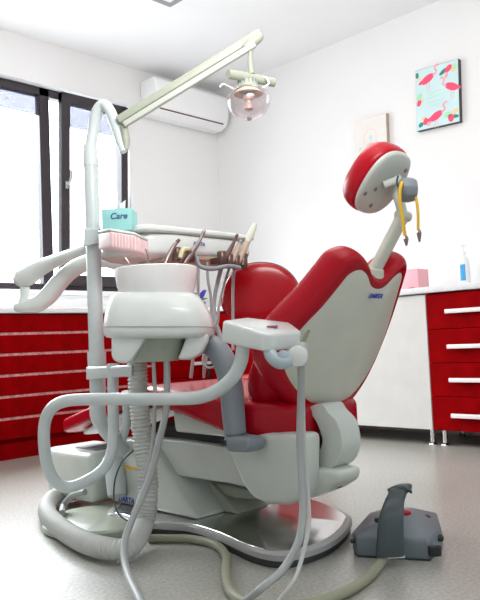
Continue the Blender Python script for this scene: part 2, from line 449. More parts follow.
t, c, wd, ht, xd, ud = picture([(414, 73), (456, 60), (464.5, 120), (421, 132)], 'picture', 'flamingo print canvas on the right wall, pale blue with pink birds', None, 2.2)
n = Vector((-1, 0, 0))
m = MB(); m.prism([c+xd*sx*wd/2+ud*sy*ht/2+n*-.018 for sx, sy in ((-1, -1), (1, -1), (1, 1), (-1, 1))], n*.034); m.build('canvas', M_black2, t)
m = MB()
m.prism([c+xd*sx*wd/2*.99+ud*sy*ht/2*.99+n*.0165 for sx, sy in ((-1, -1), (1, -1), (1, 1), (-1, 1))], n*.001)
L_ = .0178
def flam(x, y, s, d):
    shape(m, c, xd, ud, ell(x, y, .045*s, .022*s, 25*d), 1, L_)
    shape(m, c, xd, ud, ell(x-.04*s*d, y-.012*s, .018*s, .010*s, 30*d), 2, L_+.0004)
    nk = [(x+.035*s*d, y+.01*s), (x+.058*s*d, y+.03*s), (x+.045*s*d, y+.052*s), (x+.058*s*d, y+.068*s)]
    for (ax, ay), (bx, by) in zip(nk, nk[1:]):
        dx, dy = by-ay, ax-bx; l = math.hypot(dx, dy); dx, dy = dx/l*.005*s, dy/l*.005*s
        shape(m, c, xd, ud, [(ax+dx, ay+dy), (bx+dx, by+dy), (bx-dx, by-dy), (ax-dx, ay-dy)], 3, L_+.0002)
    shape(m, c, xd, ud, ell(x+.064*s*d, y+.066*s, .010*s, .006*s, -30*d), 3, L_+.0006)
    for k in (-.006, .010):
        shape(m, c, xd, ud, [(x+k*s, y-.02*s), (x+k*s+.003, y-.02*s), (x+k*s+.003, y-.075*s), (x+k*s, y-.075*s)], 3, L_)
flam(-.065, .125, 1.15, 1); flam(.105, .035, 1.1, -1); flam(-.01, -.13, 1.15, 1)
for (x, y, a, b, r, mi) in ((.085, .155, .03, .018, 40, 2), (.05, .145, .035, .013, 30, 4), (.115, .14, .02, .014, -50, 5), (.07, .115, .02, .012, 70, 3), (.13, .16, .014, .02, 0, 6),
                            (-.14, .165, .012, .02, 0, 4), (-.125, .14, .014, .012, 0, 5), (-.125, .02, .026, .018, 60, 6), (-.13, -.02, .022, .016, 70, 2), (-.11, -.01, .018, .01, 20, 5),
                            (-.12, -.165, .02, .015, 30, 4), (-.085, -.15, .024, .018, 80, 2), (-.10, -.125, .02, .011, 10, 5), (-.06, -.17, .02, .01, 40, 3),
                            (.095, -.165, .02, .026, 10, 2), (.07, -.14, .022, .02, 0, 6), (.125, -.16, .025, .011, -10, 4), (.12, -.13, .03, .015, 30, 5)):
    shape(m, c, xd, ud, ell(x, y, a, b, r), mi, L_+.0003*(mi % 4))
m.mi = 6
for k, (wl, yy) in enumerate(((.09, .03), (.12, .0), (.11, -.03), (.07, -.055))):
    m.prism([c+xd*(x-.01)+ud*(yy+x*.1+y)+n*L_ for x, y in ((-wl/2, -.0022), (wl/2, -.0022), (wl/2, .0022), (-wl/2, .0022))], n*.0003)
m.build('print', [M_printbg, M_flam, M_flam, M_flaml, M_dteal, M_gold, M_mint], t)
t, c, wd, ht, xd, ud = picture([(355, 123), (386, 113), (390.5, 163), (358.5, 172)], 'picture', 'pale pastel print canvas on the right wall, partly behind the headrest', None, 1.2)
m = MB(); m.prism([c+xd*sx*wd/2+ud*sy*ht/2-n*.018 for sx, sy in ((-1, -1), (1, -1), (1, 1), (-1, 1))], n*.034); m.build('canvas', M_tan, t)
m = MB(); m.prism([c+xd*sx*wd/2*.99+ud*sy*ht/2*.99+n*.0165 for sx, sy in ((-1, -1), (1, -1), (1, 1), (-1, 1))], n*.001)
for k in range(12):
    a = 2*PI*k/12; shape(m, c, xd, ud, ell(.0+.055*math.cos(a), .03+.06*math.sin(a), .015, .002, math.degrees(a)+90), 3, L_)
for (x, y, a, b, r, mi) in ((0, .035, .012, .018, 0, 1), (0, -.015, .012, .009, 0, 2), (.0, -.015, .03, .014, 0, 3), (-.03, -.03, .02, .006, 40, 2), (-.05, -.045, .014, .010, 20, 3), (.03, -.055, .02, .012, 20, 1), (-.09, -.03, .015, .008, 60, 4), (0, -.06, .025, .014, 10, 1), (-.02, -.09, .025, .012, 0, 3)):
    shape(m, c, xd, ud, ell(x, y, a, b, r), mi, L_+.0002*mi)
m.build('print', [M_linen, M_sky, M_flaml, M_rose, M_mint], t)

# ---------------------------------------------------------------- things on the worktop
p0 = onH(404, 291, TOPH)
bx = XF+.20
def cty(px, py, X): return onX(px, py, X)
c0 = cty(403, 280, bx); c1 = cty(418, 280, bx)
pb = thing('box', (bx+.05, (c0.y+c1.y)/2, TOPH), 'pink cardboard box on the worktop behind the chair back', 'box')
htp = onX(412, 269, bx).z
MB().bb((bx, c1.y, TOPH), (bx+.13, c0.y+.05, htp)).build('carton', M_pink, pb, bevel=.004, bseg=2)
MB().lathe((bx-.003, c1.y+.045, TOPH+.004), (0, 0, 1), [(.028, 0), (.03, .01), (.018, .016)], 18, sx=1.0, sy=.3, xdir=(0, 1, 0)).build('dispensing_slot', M_brown, pb)
bx2 = XF+.16
bc = onX(464, 270, bx2); bt = onX(463, 255, bx2).z
sd = thing('soap_dispenser', (bc.x, bc.y, TOPH), 'milky pump bottle with a blue label on the right worktop', 'bottle')
hb = bt-TOPH
body = MB().lathe((bc.x, bc.y, TOPH), (0, 0, 1), [(.030, 0), (.033, .006), (.033, hb*.72), (.028, hb*.85), (.014, hb*.95), (.012, hb)], 24).build('bottle_body', M_bottle, sd)
lb = MB(); lb.rings([[Vector((bc.x-.0335*math.cos(a), bc.y-.0335*math.sin(a), TOPH+hb*.15)) for a in [k*.12-.25 for k in range(9)]], [Vector((bc.x-.0335*math.cos(a), bc.y-.0335*math.sin(a), TOPH+hb*.68)) for a in [k*.12-.25 for k in range(9)]]], False, False, closed=False)
lb.build('label_sticker', M_label, sd)
MB().lathe((bc.x, bc.y, TOPH+hb), (0, 0, 1), [(.014, 0), (.014, .016), (.005, .018), (.005, .05), (.012, .052), (.012, .062)], 16).tube([(bc.x, bc.y, TOPH+hb+.057), (bc.x-.02, bc.y-.02, TOPH+hb+.058), (bc.x-.03, bc.y-.03, TOPH+hb+.05)], .005, 8).build('pump', M_bottle, sd)
bx3 = XF+.22
tb0 = onX(477, 270, bx3)
MBx = MB().bb((bx3, tb0.y-.12, TOPH), (bx3+.12, tb0.y, TOPH+.115)).build('box', M_paper, bevel=.004, bseg=2)
tag(MBx, 'white box on the worktop at the right edge of the frame', 'box')
# flower pot on back worktop
fp = onY(200, 300, YF+.12)
pot = thing('flower_pot', (fp.x, fp.y, TOPH), 'tiny potted violet flower on the far worktop between the hoses', 'plant')
MB().lathe((fp.x, fp.y, TOPH), (0, 0, 1), [(.035, 0), (.045, .05), (.048, .055), (.042, .056)], 20).build('pot', M_wedge, pot)
fl = MB()
for k in range(9):
    a = k*2.4; rr = .03+.012*(k % 3)
    b = Vector((fp.x, fp.y, TOPH+.055)); tip = b+Vector((rr*math.cos(a), rr*math.sin(a), .055+.02*(k % 3)))
    fl.tube([b, (b+tip)/2+Vector((0, 0, .01)), tip], [.004, .013, .003], 7, 4)
fl.build('petals', M_violet, pot)
lf = MB()
for k in range(6):
    a = k*1.05+.3
    b = Vector((fp.x, fp.y, TOPH+.052)); tip = b+Vector((.06*math.cos(a), .06*math.sin(a), .03))
    lf.tube([b, (b+tip)/2+Vector((0, 0, .012)), tip], [.003, .008, .002], 6, 4)
lf.build('leaves', M_leaf, pot)

# ================================================================ DENTAL CHAIR   (head toward -Y, near side toward -X)
CX = 1.80
ch = thing('dental_chair', (CX, 1.8, 0), 'red upholstered reclining dental chair with pale shell on a polished floor plate', 'dental chair')
# base plate
fr_ = [(108, 510), (118, 515), (135, 520), (160, 523), (188, 525), (218, 534), (250, 548), (280, 554), (310, 549), (335, 538), (350, 523), (346, 512)]
out = [tuple(onH(a, b, .043)[:2]) for a, b in fr_]+[(2.10, 1.80), (2.06, 2.1), (2.0, 2.36), (1.8, 2.44)]
oc = crom([(x, y, 0) for x, y in out], 6, True)
cc = Vector((1.82, 1.85, 0))
MB().pillow(oc, cc, [(.975, .0), (.985, .004), (.985, .02), (.93, .022)], (0, 0, 1)).build('plate_gasket', M_dark, ch)
MB().pillow(oc, cc, [(.97, .018), (1.0, .022), (1.0, .038), (.985, .043), (.9, .043)], (0, 0, 1)).build('base_plate', M_alurim, ch)
MB().pillow(oc, cc, [(.95, .0432), (.945, .0448), (.5, .0448)], (0, 0, 1)).build('plate_cover', M_alu, ch)
PT = .0448
# wedge shaped foot column (outline in plane X)
def XP(pts, X): return [onX(px, py, X) for px, py in pts]
wedge = MB()
wpts = [(1.86, PT), (2.36, PT), (2.36, .14), (2.33, .25), (2.26, .30), (2.16, .30), (2.10, .285)]
wedge.rings([[Vector((1.60, y, z)) for y, z in wpts], [Vector((2.0, y, z)) for y, z in wpts]])
wd_ = wedge.build('foot_column', M_frame, ch, bevel=.02, bseg=4)
# markings on the wedge near face
q = onX(130, 468, 1.598)
MB().box(q, (.003, .075, .010)).build('amber_stripe', M_orange, wd_)
q = onX(112, 464, 1.598)
MB().box(q, (.003, .03, .008)).build('green_stripe', M_green, wd_)
q = onX(126, 500, 1.5985)
text('logo', 'DARTA', M_blue, wd_, q, (0, -1, 0), (0, 0, 1), .030, .25)
# lift arms
XN = 1.64
arm = MB().prism(XP([(150, 437), (185, 441), (225, 447), (262, 452), (262, 492), (228, 484), (180, 477), (160, 473)], XN), (.36, 0, 0))
arm.build('upper_lift_arm', M_frame, ch, bevel=.012)
arm = MB().prism(XP([(172, 476), (228, 485), (258, 492), (258, 500), (235, 499), (205, 488), (178, 484)], XN+.12), (.20, 0, 0))
arm.build('lower_lift_arm', M_arm, ch, bevel=.008)  # darker paint stands in for the shade under the seat
MB().prism([(XN+.10, 1.80, PT), (XN+.10, 2.10, PT), (XN+.10, 2.12, .16), (XN+.10, 2.0, .19)], (.17, 0, 0)).build('pivot_bracket', M_arm, ch, bevel=.01)  # same darker paint, shade put into the bracket's colour
# black block painted as the shaded gap between arm and seat
MB().prism(XP([(155, 428), (225, 434), (262, 436), (262, 454), (225, 449), (157, 440)], XN+.035), (.28, 0, 0)).build('gap_shade', M_black, ch, bevel=.006)
# seat frame under the cushion
MB().prism(XP([(172, 410), (222, 425), (240, 430), (240, 440), (222, 437), (175, 432)], XN-.02), (.40, 0, 0)).build('seat_frame', M_frame, ch, bevel=.01)
# rear block hanging below seat
blk = XP([(219, 437), (240, 433), (303, 434), (303, 452), (302, 492), (297, 502), (285, 506), (265, 505), (252, 499), (243, 488), (233, 465)], 1.585)
MB().prism(blk, (.09, 0, 0)).build('rear_housing', M_frame, ch, bevel=.022, bseg=4)
# lower tail to the right with dark knob
tl2 = XP([(300, 470), (316, 468), (338, 472), (337, 484), (325, 492), (300, 502)], 1.66)
MB().prism(tl2, (.12, 0, 0)).build('tail_cover', M_frame, ch, bevel=.015)
q = onX(338, 479, 1.74)
MB().lathe(q+Vector((-.02, -.005, 0)), (1, 0, 0), [(.006, -.012), (.022, -.012), (.025, -.006), (.025, .012), (.02, .018)], 20).build('bumper', M_dark, ch)
# seat cushion (loft along Y)
def ysec(y, z, hw, ht, x=CX, tilt=0):
    return (Vector((x, y, z)), Vector((hw, 0, 0)), Vector((0, tilt*ht, ht)))
secs = [ysec(1.395, .39, .09, .02), ysec(1.40, .39, .12, .042), ysec(1.425, .39, .155, .064), ysec(1.50, .39, .205, .072), ysec(1.62, .397, .235, .068), ysec(1.80, .43, .245, .050), ysec(1.95, .455, .24, .040),
        ysec(2.10, .465, .235, .037), ysec(2.20, .452, .235, .037), ysec(2.45, .380, .235, .036), ysec(2.60, .338, .23, .036), ysec(2.635, .328, .23, .036), ysec(2.642, .326, .228, .034), ysec(2.645, .325, .222, .03)]
MB().loft(secs, 5.5, 48).build('seat_cushion', M_redpad, ch, subd=1, sharp=80)
# leg rest under-frame
MB().loft([ysec(2.02, .415, .20, .010), ysec(2.2, .400, .20, .016), ysec(2.45, .338, .19, .016), ysec(2.58, .296, .17, .013)], 4, 24).build('leg_frame', M_frame, ch, sharp=80)
# backrest
rec = math.radians(29)
Ub = Vector((0, -math.sin(rec), math.cos(rec))); Nb = Vector((0, math.cos(rec), math.sin(rec))); Wb = Vector((-1, 0, 0))
Bo = Vector((CX+.01, 1.47, .37)); BK = 1.0
def bwarp(mb):
    for v in mb.bm.verts:
        w_ = (v.co-Bo).dot(Wb); v.co += Nb*BK*w_*w_
    return mb
def B(wv, u, nn=0): return Bo+Wb*wv+Ub*u+Nb*nn
half = [(0.0, .05), (.07, .058), (.14, .088), (.205, .135), (.25, .19), (.262, .25), (.240, .33), (.200, .415), (.170, .49), (.150, .535), (.115, .555), (.078, .542), (.04, .508), (.0, .498)]
ol = half + [(-a, b) for a, b in half[-2:0:-1]]
def outl(sc=1.0, cu=.29): return crom([B(a*sc, cu+(b-cu)*sc) for a, b in ol], 5, True)
cb = B(0, .29)
bwarp(MB().pillow(outl(), cb, [(.90, -.014), (.985, -.022), (1.06, -.016), (1.10, .004), (1.11, .03), (1.09, .06), (1.02, .085), (.87, .10), (.6, .108), (.3, .108), (.01, .108)], Nb)).build('backrest_cushion', M_redpad, ch, subd=1, sharp=85)
shell = bwarp(MB().pillow(outl(), cb, [(.01, -.030), (.25, -.030), (.5, -.029), (.75, -.026), (.90, -.020), (.945, -.014), (.95, .0)], Nb)).build('backrest_shell', M_shell, ch, subd=1, sharp=85)
# brand on the shell
lp = B(0, .47, -.0335)
text('logo', 'DARTA', M_blue, shell, B(.012, .462, -.0285), -Wb, Ub, .021, .25, .001)
# lumbar filler between seat and back
bwarp(MB().loft([(B(0, .00, .11), Vector((.17, 0, 0)), Nb*.05), (B(0, .02, .10), Vector((.205, 0, 0)), Nb*.07), (B(0, .10, .09), Vector((.225, 0, 0)), Nb*.072), (B(0, .20, .08), Vector((.235, 0, 0)), Nb*.06), (B(0, .28, .07), Vector((.22, 0, 0)), Nb*.04)], 3.2, 32)).build('lumbar_cushion', M_redpad, ch, subd=1, sharp=85)
# hip link (white curved plate from shell bottom to frame)
hp = XP([(308, 410), (314, 405), (322, 404), (328, 412), (338, 424), (342, 445), (338, 461), (330, 469), (320, 474), (317, 468), (318, 455), (322, 440), (316, 422)], 1.69)
MB().prism(crom(hp, 4, True), (.095, 0, 0)).build('hip_link', M_frame, ch, bevel=.014, bseg=4)
q = onX(311, 440, 1.73)
MB().lathe(q, (1, 0, 0), [(.028, 0), (.034, .01), (.034, .12)], 24).build('hollow_shade', M_dark, ch)  # dark drum stands in for the shaded hollow beside the hip link
# armrests
def armrest(x, par):
    sx = -1 if x < CX else 1
    P = [Vector((x, 1.585, .355)), Vector((x, 1.59, .42)), Vector((x, 1.595, .50)), Vector((x, 1.615, .57)), Vector((x, 1.66, .625)), Vector((x, 1.74, .650)), Vector((x, 1.86, .660)), Vector((x, 1.95, .655))]
    mb = MB(); pts = crom(P, 6)
    secs = []
    for i, p in enumerate(pts):
        T = (pts[min(i+1, len(pts)-1)]-pts[max(i-1, 0)]).normalized(); Nn = Vector((1, 0, 0)).cross(T)
        tt = i/(len(pts)-1); e = min(1, (1-tt)*8+.35)
        secs.append((p, Vector((.032*e, 0, 0)), Nn*(.030+.012*math.sin(tt*PI))*e*(1-.3*tt)))
    mb.loft(secs, 2.8, 20)
    a = mb.build('armrest', M_grey, par, subd=1, sharp=80)
    f_ = MB().prism([(x-.03, 1.50, .355), (x-.03, 1.60, .36), (x-.03, 1.62, .33), (x-.03, 1.59, .308), (x-.03, 1.51, .312), (x-.03, 1.495, .33)], (.07, 0, 0))
    f_.build('armrest_mount', M_grey, a, bevel=.01)
    MB().box((x-.031, 1.605, .335), (.004, .018, .016)).build('mount_screw', M_black, a)
armrest(1.54, ch); armrest(2.02, ch)
# headrest post: lower segment, knuckle, upper segment
pb0 = B(0, .50, .02); pk = at(403, 216, 2.17); 
def flat_tube(pts, xr, yr, xdir, seg=20, n=3.0, sub=6):
    pts = crom(pts, sub) if len(pts) > 2 else [Vector(p) for p in pts]; secs = []
    for i, p in enumerate(pts):
        T = (pts[min(i+1, len(pts)-1)]-pts[max(i-1, 0)]).normalized()
        xv = (Vector(xdir)-T*T.dot(Vector(xdir))).normalized(); yv = T.cross(xv)
        secs.append((p, xv*xr, yv*yr))
    return MB().loft(secs, n, seg)
hp_ = flat_tube([pb0, pb0.lerp(pk, .5), pk], .026, .013, (1, 0, 0)).build('headrest_post', M_shell, ch)
MB().loft([(B(0, .485, .015), Wb*.040, Nb*.028), (B(0, .515, .02), Wb*.040, Nb*.030), (B(0, .535, .02), Wb*.032, Nb*.022)], 3, 24).build('post_collar', M_shell, ch, sharp=60)
hc_ = at(384, 181, 2.16)      # headrest plate centre
MB().lathe(pk-Vector((.03, 0, 0)), (1, 0, 0), [(.012, 0), (.017, .004), (.017, .056), (.012, .06)], 20).build('knuckle', M_shell, ch)
pu = at(396, 178, 2.17)
flat_tube([pk, at(400, 203, 2.17), at(396, 190, 2.17), pu], .02, .011, (1, 0, 0)).build('upper_link', M_frame, ch)
# headrest : local frame
rh = math.radians(42)
Uh = Vector((0, -math.sin(rh), math.cos(rh))); Nh = Vector((0, math.cos(rh), math.sin(rh)))
hcen = at(384, 184, 2.15)
def H(wv, u, nn=0): return hcen+Wb*wv+Uh*u+Nh*nn
ho = [H(.094*math.copysign(abs(math.cos(t))**.8, math.cos(t)), .108*math.copysign(abs(math.sin(t))**.8, math.sin(t))) for t in [2*PI*k/48 for k in range(48)]]
MB().pillow(ho, hcen, [(.93, .002), (1.02, .010), (1.06, .03), (1.04, .055), (.96, .075), (.8, .086), (.4, .088), (.01, .086)], Nh).build('headrest_cushion', M_redpad, ch, subd=1, sharp=85)
hpl = MB().pillow(ho, hcen, [(.01, -.006), (.5, -.006), (.92, -.005), (.985, .0), (1.0, .008)], Nh).build('headrest_plate', M_frame, ch, sharp=60)
for wv, u in ((.07, -.04), (-.055, .06), (.01, -.075), (.035, -.02)):
    MB().lathe(H(wv, u, -.006), -Nh, [(.007, 0), (.007, .002), (.004, .004)], 12).build('screw', M_steel, hpl)
flat_tube([H(.02, .0, -.012), H(-.02, .03, -.02), pu], .012, .010, (0, 0, 1)).build('headrest_bracket', M_frame, ch)
kn = at(407, 190, 2.08)
MB().lathe(kn, -R, [(.020, -.028), (.034, -.024), (.038, -.005), (.038, .012), (.030, .022), (.012, .024)], 9, xdir=U).build('adjusting_knob', M_grey, ch, bevel=.004, bseg=2)
# bib clip cords (yellow)
bc_ = thing('bib_clip', at(402, 245, 2.06), 'yellow bib clip cord hanging from the headrest knob with steel clips', 'bib clip')
MB().tube([at(402, 182, 2.05), at(400, 190, 2.04), at(400, 203, 2.04), at(402, 215, 2.04), at(405, 236, 2.04)], .0052, 10).build('cord', M_yellow, bc_)
MB().tube([at(416, 197, 2.05), at(418, 212, 2.04), at(418, 230, 2.04)], .0042, 10).build('cord', M_yellow, bc_)
for px, py, l in ((405, 235, 11), (418, 229, 13)):
    MB().tube([at(px, py, 2.04), at(px+1, py+4, 2.04), at(px+1.5, py+l, 2.04)], [.003, .008, .0022], 8).build('clip', M_steel, bc_)
MB().tube([at(398, 176, 2.06), at(397, 182, 2.05), at(399.5, 190, 2.045)], .003, 8).build('strap', M_dark, bc_)

# ================================================================ DOCTOR'S STOOL behind the chair
sc_ = W((262-240)/712*3.2, 3.2, 0)
st = thing('dentist_stool', (sc_.x, sc_.y, 0), 'red stool with a rounded backrest behind the dental chair', 'stool')
sb = at(262, 303, 3.05)
vd = Vector((sb.x, sb.y, 0)).normalized()      # facing away from viewer
rt = Vector((vd.y, -vd.x, 0))
so = []
for k in range(48):
    a = 2*PI*k/48; ca, sa = math.cos(a), math.sin(a)
    so.append(sb+rt*.172*math.copysign(abs(ca)**.9, ca)+Vector((0, 0, 1))*((.175 if sa > 0 else .085)*math.copysign(abs(sa)**.9, sa))-Vector((0, 0, 1))*.005*ca)
MB().pillow(so, sb, [(.01, .03), (.6, .028), (.9, .02), (1.0, .004), (1.015, -.001)], vd).build('backrest_rim', M_black, st, sharp=60)
MB().pillow(so, sb, [(.99, .002), (1.0, -.006), (.985, -.022), (.93, -.029), (.75, -.034), (.4, -.036), (.01, -.036)], vd).build('backrest', M_redstool, st, subd=1, sharp=85)
sc3 = sc_+vd*.05
MB().tube([sb+vd*.02-Vector((0, 0, .03)), sb+vd*.06-Vector((0, 0, .10)), sb+vd*.05-Vector((0, 0, .28)), Vector((sc3.x, sc3.y, sb.z-.36))], .013, 10).build('back_bracket', M_black, st)
sz = sb.z-.36
sc4 = sc3+vd*.08
MB().lathe((sc4.x, sc4.y, sz-.03), (0, 0, 1), [(.16, 0), (.185, .015), (.19, .04), (.175, .065), (.1, .075), (.01, .075)], 32).build('seat', M_redstool, st)
MB().lathe((sc4.x, sc4.y, .06), (0, 0, 1), [(.035, 0), (.035, .10), (.022, .105), (.022, sz-.09)], 20).build('column', M_chrome, st)
for k in range(5):
    a = 2*PI*k/5+.35
    d = Vector((math.cos(a), math.sin(a), 0))
    lg = MB().tube([sc4+Vector((0, 0, .09)), sc4+d*.12+Vector((0, 0, .08)), sc4+d*.24+Vector((0, 0, .06))], [.022, .018, .012], 10).build('leg', M_frame, st)
    MB().lathe(sc4+d*.25+Vector((0, 0, .025))-d.cross(Vector((0, 0, 1)))*.012, d.cross(Vector((0, 0, 1))), [(.015, 0), (.025, .002), (.025, .022), (.015, .024)], 18).build('caster', M_dark, lg)

# ================================================================ DENTAL UNIT (floor box, post, bowl, assistant arm)
du = thing('dental_unit', (1.49, 2.22, 0), 'white spittoon unit with floor box, tall post and looping assistant arm', 'dental unit')
MB().lathe((1.485, 2.215, 0), (0, 0, 1), [(.205, 0), (.215, .008), (.215, .026), (.205, .034), (.01, .036)], 48, sy=1.05).build('floor_disc', M_arm, du)
# floor box, aligned with the room
MB().bb((1.545, 2.40, .037), (1.80, 2.75, .235)).build('floor_box', M_frame, du, bevel=.03, bseg=5)
MB().bb((1.60, 2.45, .235), (1.74, 2.60, .240)).build('box_hatch', M_grey, du, bevel=.004, bseg=2)
# column body behind the post
bd = W((118-240)/712*2.62, 2.62, 0)
# post
ZP = 2.6
pp = lambda px, py, z=ZP: at(px, py, z)
px_ = at(95, 300, ZP)
def vert(h): return Vector((px_.x, px_.y, h))
htop = at(92, 165, ZP).z
post = MB().tube([vert(at(94, 368, ZP).z), vert(.7), vert(1.0), vert(htop)], .0275, 24, smooth=False)
post.build('post', M_tube, du)
MB().tube([vert(htop-.005), vert(htop+.02), vert(at(93, 145, ZP).z)], [.029, .030, .024], 24).build('post_sleeve', M_tube, du)
MB().tube([vert(at(94, 352, ZP).z), vert(at(94, 378, ZP).z)], .0335, 24, smooth=False).build('post_socket', M_tube, du)
MB().tube([vert(at(94, 375, ZP).z), vert(at(94, 395, ZP).z), at(98, 415, ZP), at(105, 428, ZP+.02), at(115, 440, ZP+.05), at(122, 450, ZP+.10)], .029, 22).build('post_foot', M_tube, du)
MB().tube([at(118, 446, 2.78), at(116, 470, 2.74), at(117, 496, 2.70)], [.03, .042, .034], 20).tube([at(126, 392, 2.58), at(127, 420, 2.62), at(120, 446, 2.68)], .017, 14).build('riser', M_tube, du)
# bracket to the bowl body
br = MB(); z_ = 2.5
br.hull([at(86, 367, 2.57), at(86, 380, 2.57), at(132, 365, 2.32), at(132, 376, 2.32), at(90, 366, 2.63), at(90, 378, 2.63), at(136, 365, 2.38), at(136, 376, 2.38)])
br.build('bracket', M_tube, du, bevel=.006)
# bowl body : sections in camera-facing frame
def US(px, py, z, hw, hd, dx=0):
    c = at(px, py, z); return (c, R0*hw, fwd0*hd)
k2 = 2.3/712
def UB(l, r, y, hd, z=2.31):
    a_, b_ = at(l, y, z), at(r, y, z); c = (a_+b_)/2; return (c, (b_-a_)/2, fwd0*hd)
body_secs = [UB(119, 194, 293, .10), UB(115, 198, 295, .118), UB(111, 203, 301, .135), UB(108.5, 210, 311, .150), UB(107, 213.5, 321, .158), UB(106.5, 214.5, 329, .160), UB(107, 214, 336, .158), UB(109, 211, 339.5, .150)]
MB().loft(body_secs, 3.6, 48).build('unit_body', M_plastic, du, subd=1, sharp=80)
def flank(pts, zf, dp, nm):
    return MB().rings([[at(a, b, zf) for a, b in pts], [at(a, b, zf)+fwd0*dp for a, b in pts]]).build(nm, M_plastic, du, bevel=.013, bseg=4)
flank([(111, 325), (150, 330), (146, 338), (131, 361), (126, 364), (115, 362), (111, 357)], 2.18, .26, 'left_flank')
flank([(188, 333), (209, 333), (208, 342), (202, 354), (190, 360), (177, 360)], 2.19, .2, 'right_flank')
MB().loft([US(158, 334, 2.33, .10, .125), US(158, 350, 2.33, .085, .115), US(158, 361, 2.33, .07, .10)], 5, 32).build('connector_panel', M_arm, du, sharp=60)
# seam
MB().loft([UB(106, 215, 327.4, .1612), UB(106, 215, 328.2, .1614)], 3.4, 48).build('seam', M_thin, du, sharp=80)
for px in (150, 164):
    c = at(px, 346, 2.22); MB().lathe(c+fwd0*.02, -fwd0-Vector((0, 0, .3)), [(.014, 0), (.014, .016), (.009, .018), (.009, .03)], 16).build('hose_connector', M_thin, du)
# bowl
b0 = at(157, 296, 2.32)
bt_ = at(156, 268, 2.32).z-b0.z
MB().lathe(b0, (0, 0, 1), [(.10, -.01), (.118, .0), (.128, bt_*.35), (.134, bt_*.75), (.135, bt_*.97), (.131, bt_), (.126, bt_*.97), (.12, bt_*.6), (.09, bt_*.25), (.02, bt_*.15)], 48).build('bowl', M_bowl, du)
# water spouts over the bowl
for (a, b, c) in (((148, 268), (148, 256), (146, 249)), ((130, 268), (128, 262), (125, 258))):
    MB().tube([at(*a, 2.36), at(*b, 2.36), at(*c, 2.36)], .004, 8).build('water_spout', M_steel, du)
# looping assistant arm
zt2 = lambda a, b: None
L = [at(113, 372, 2.45), at(113, 400, 2.44), at(113.5, 430, 2.42), at(111.5, 452, 2.40), at(103, 469, 2.38), at(88, 480, 2.36), at(69, 487, 2.34), at(55, 481, 2.32), at(47, 464, 2.30), at(44, 441, 2.28), at(45, 422, 2.27), at(51, 409, 2.25), at(62, 402, 2.23), at(80, 399.5, 2.21), at(120, 399, 2.16), at(165, 399, 2.09), at(198, 397.5, 2.03), at(218, 390, 1.99), at(233, 377, 1.965), at(241, 361, 1.95), at(243, 345, 1.94)]
MB().tube(L, .0188, 20, 8).build('assistant_arm', M_tube, du)
MB().tube([at(113, 364, 2.455), at(113, 374, 2.45)], .022, 20, smooth=False).build('arm_socket', M_tube, du)
# assistant tray box
dn = Vector((0, 0, -1))
def dv(p, h): return Vector(p)+dn*h
A1, A2, A3, A4, A5 = at(222, 320, 1.96), at(262, 333, 1.86), at(302, 331, 1.97), at(290, 322, 2.07), at(246, 317, 2.06)
hb_ = 19/712*1.9
tr = MB(); top = [A1, A2, at(270, 334, 1.86), A3, A4, A5]
bot = [dv(at(220, 342, 1.96), 0), at(263, 352, 1.86), at(271, 352, 1.865), at(300, 348, 1.97), dv(A4, hb_*1.2), dv(A5, hb_*1.4)]
tr.rings([top, bot])
tray = tr.build('control_tray', M_plastic, du, bevel=.010, bseg=4)
nt_ = (A2-A1).cross(A4-A1).normalized()
if nt_.z < 0: nt_ = -nt_
d_ = at(272, 327, 1.955)
MB().box(d_+nt_*.001, (.03, .025, .006), 0, rot=Matrix(((R0.x, fwd0.x, nt_.x), (R0.y, fwd0.y, nt_.y), (R0.z, fwd0.z, nt_.z)))).build('red_reflection', M_mauve, tray)  # mauve plate painted as the red reflection on the tray top
# holders below the tray
hd = at(276, 354, 1.90)
ho_ = MB().tube([at(269, 345, 1.90), at(271, 355, 1.88), at(280, 362, 1.87), at(291, 360, 1.87)], [.016, .018, .020, .016], 14)
ho_.build('hose_holder', M_clear, du)
MB().lathe(at(283, 356, 1.87), -fwd0, [(.012, -.01), (.016, .0), (.016, .012), (.008, .016)], 16).build('holder_valve', M_clear, du)
MB().lathe(at(298, 356, 1.87), (-fwd0+R0*-.2), [(.022, -.02), (.027, -.012), (.027, .012), (.022, .016), (.002, .017)], 24).build('holder_ring', M_plastic, du)
# suction handpiece in the holder with its hoses
sg = thing('suction_handpiece', at(303, 360, 1.88), 'grey suction tip in the holder below the white tray, trailing a long hose', 'suction handpiece')
MB().tube([at(302, 366, 1.89), at(302, 352, 1.89), at(303, 342, 1.89)], [.013, .017, .011], 14).build('handpiece', M_hose, sg)
MB().tube([at(303, 343, 1.89), at(305, 337, 1.89), at(309, 330, 1.89)], [.007, .006, .004], 10).build('tip', M_cable, sg)
MB().tube([at(301, 366, 1.89), at(301, 395, 1.89), at(300, 440, 1.88), at(302, 480, 1.86), at(303, 510, 1.84), at(299, 540, 1.80), at(284, 568, 1.77), at(262, 588, 1.70), onH(240, 605, .014), onH(215, 618, .014)], .0098, 12).build('hose', M_thin, sg)
s2 = MB().tube([at(303, 372, 1.93), at(303, 400, 1.93), at(304, 440, 1.92), at(307, 480, 1.90), at(309, 520, 1.87), at(304, 550, 1.82), at(294, 580, 1.75), onH(275, 606, .01)], .0055, 10)
s2.build('hose', M_hose, sg)

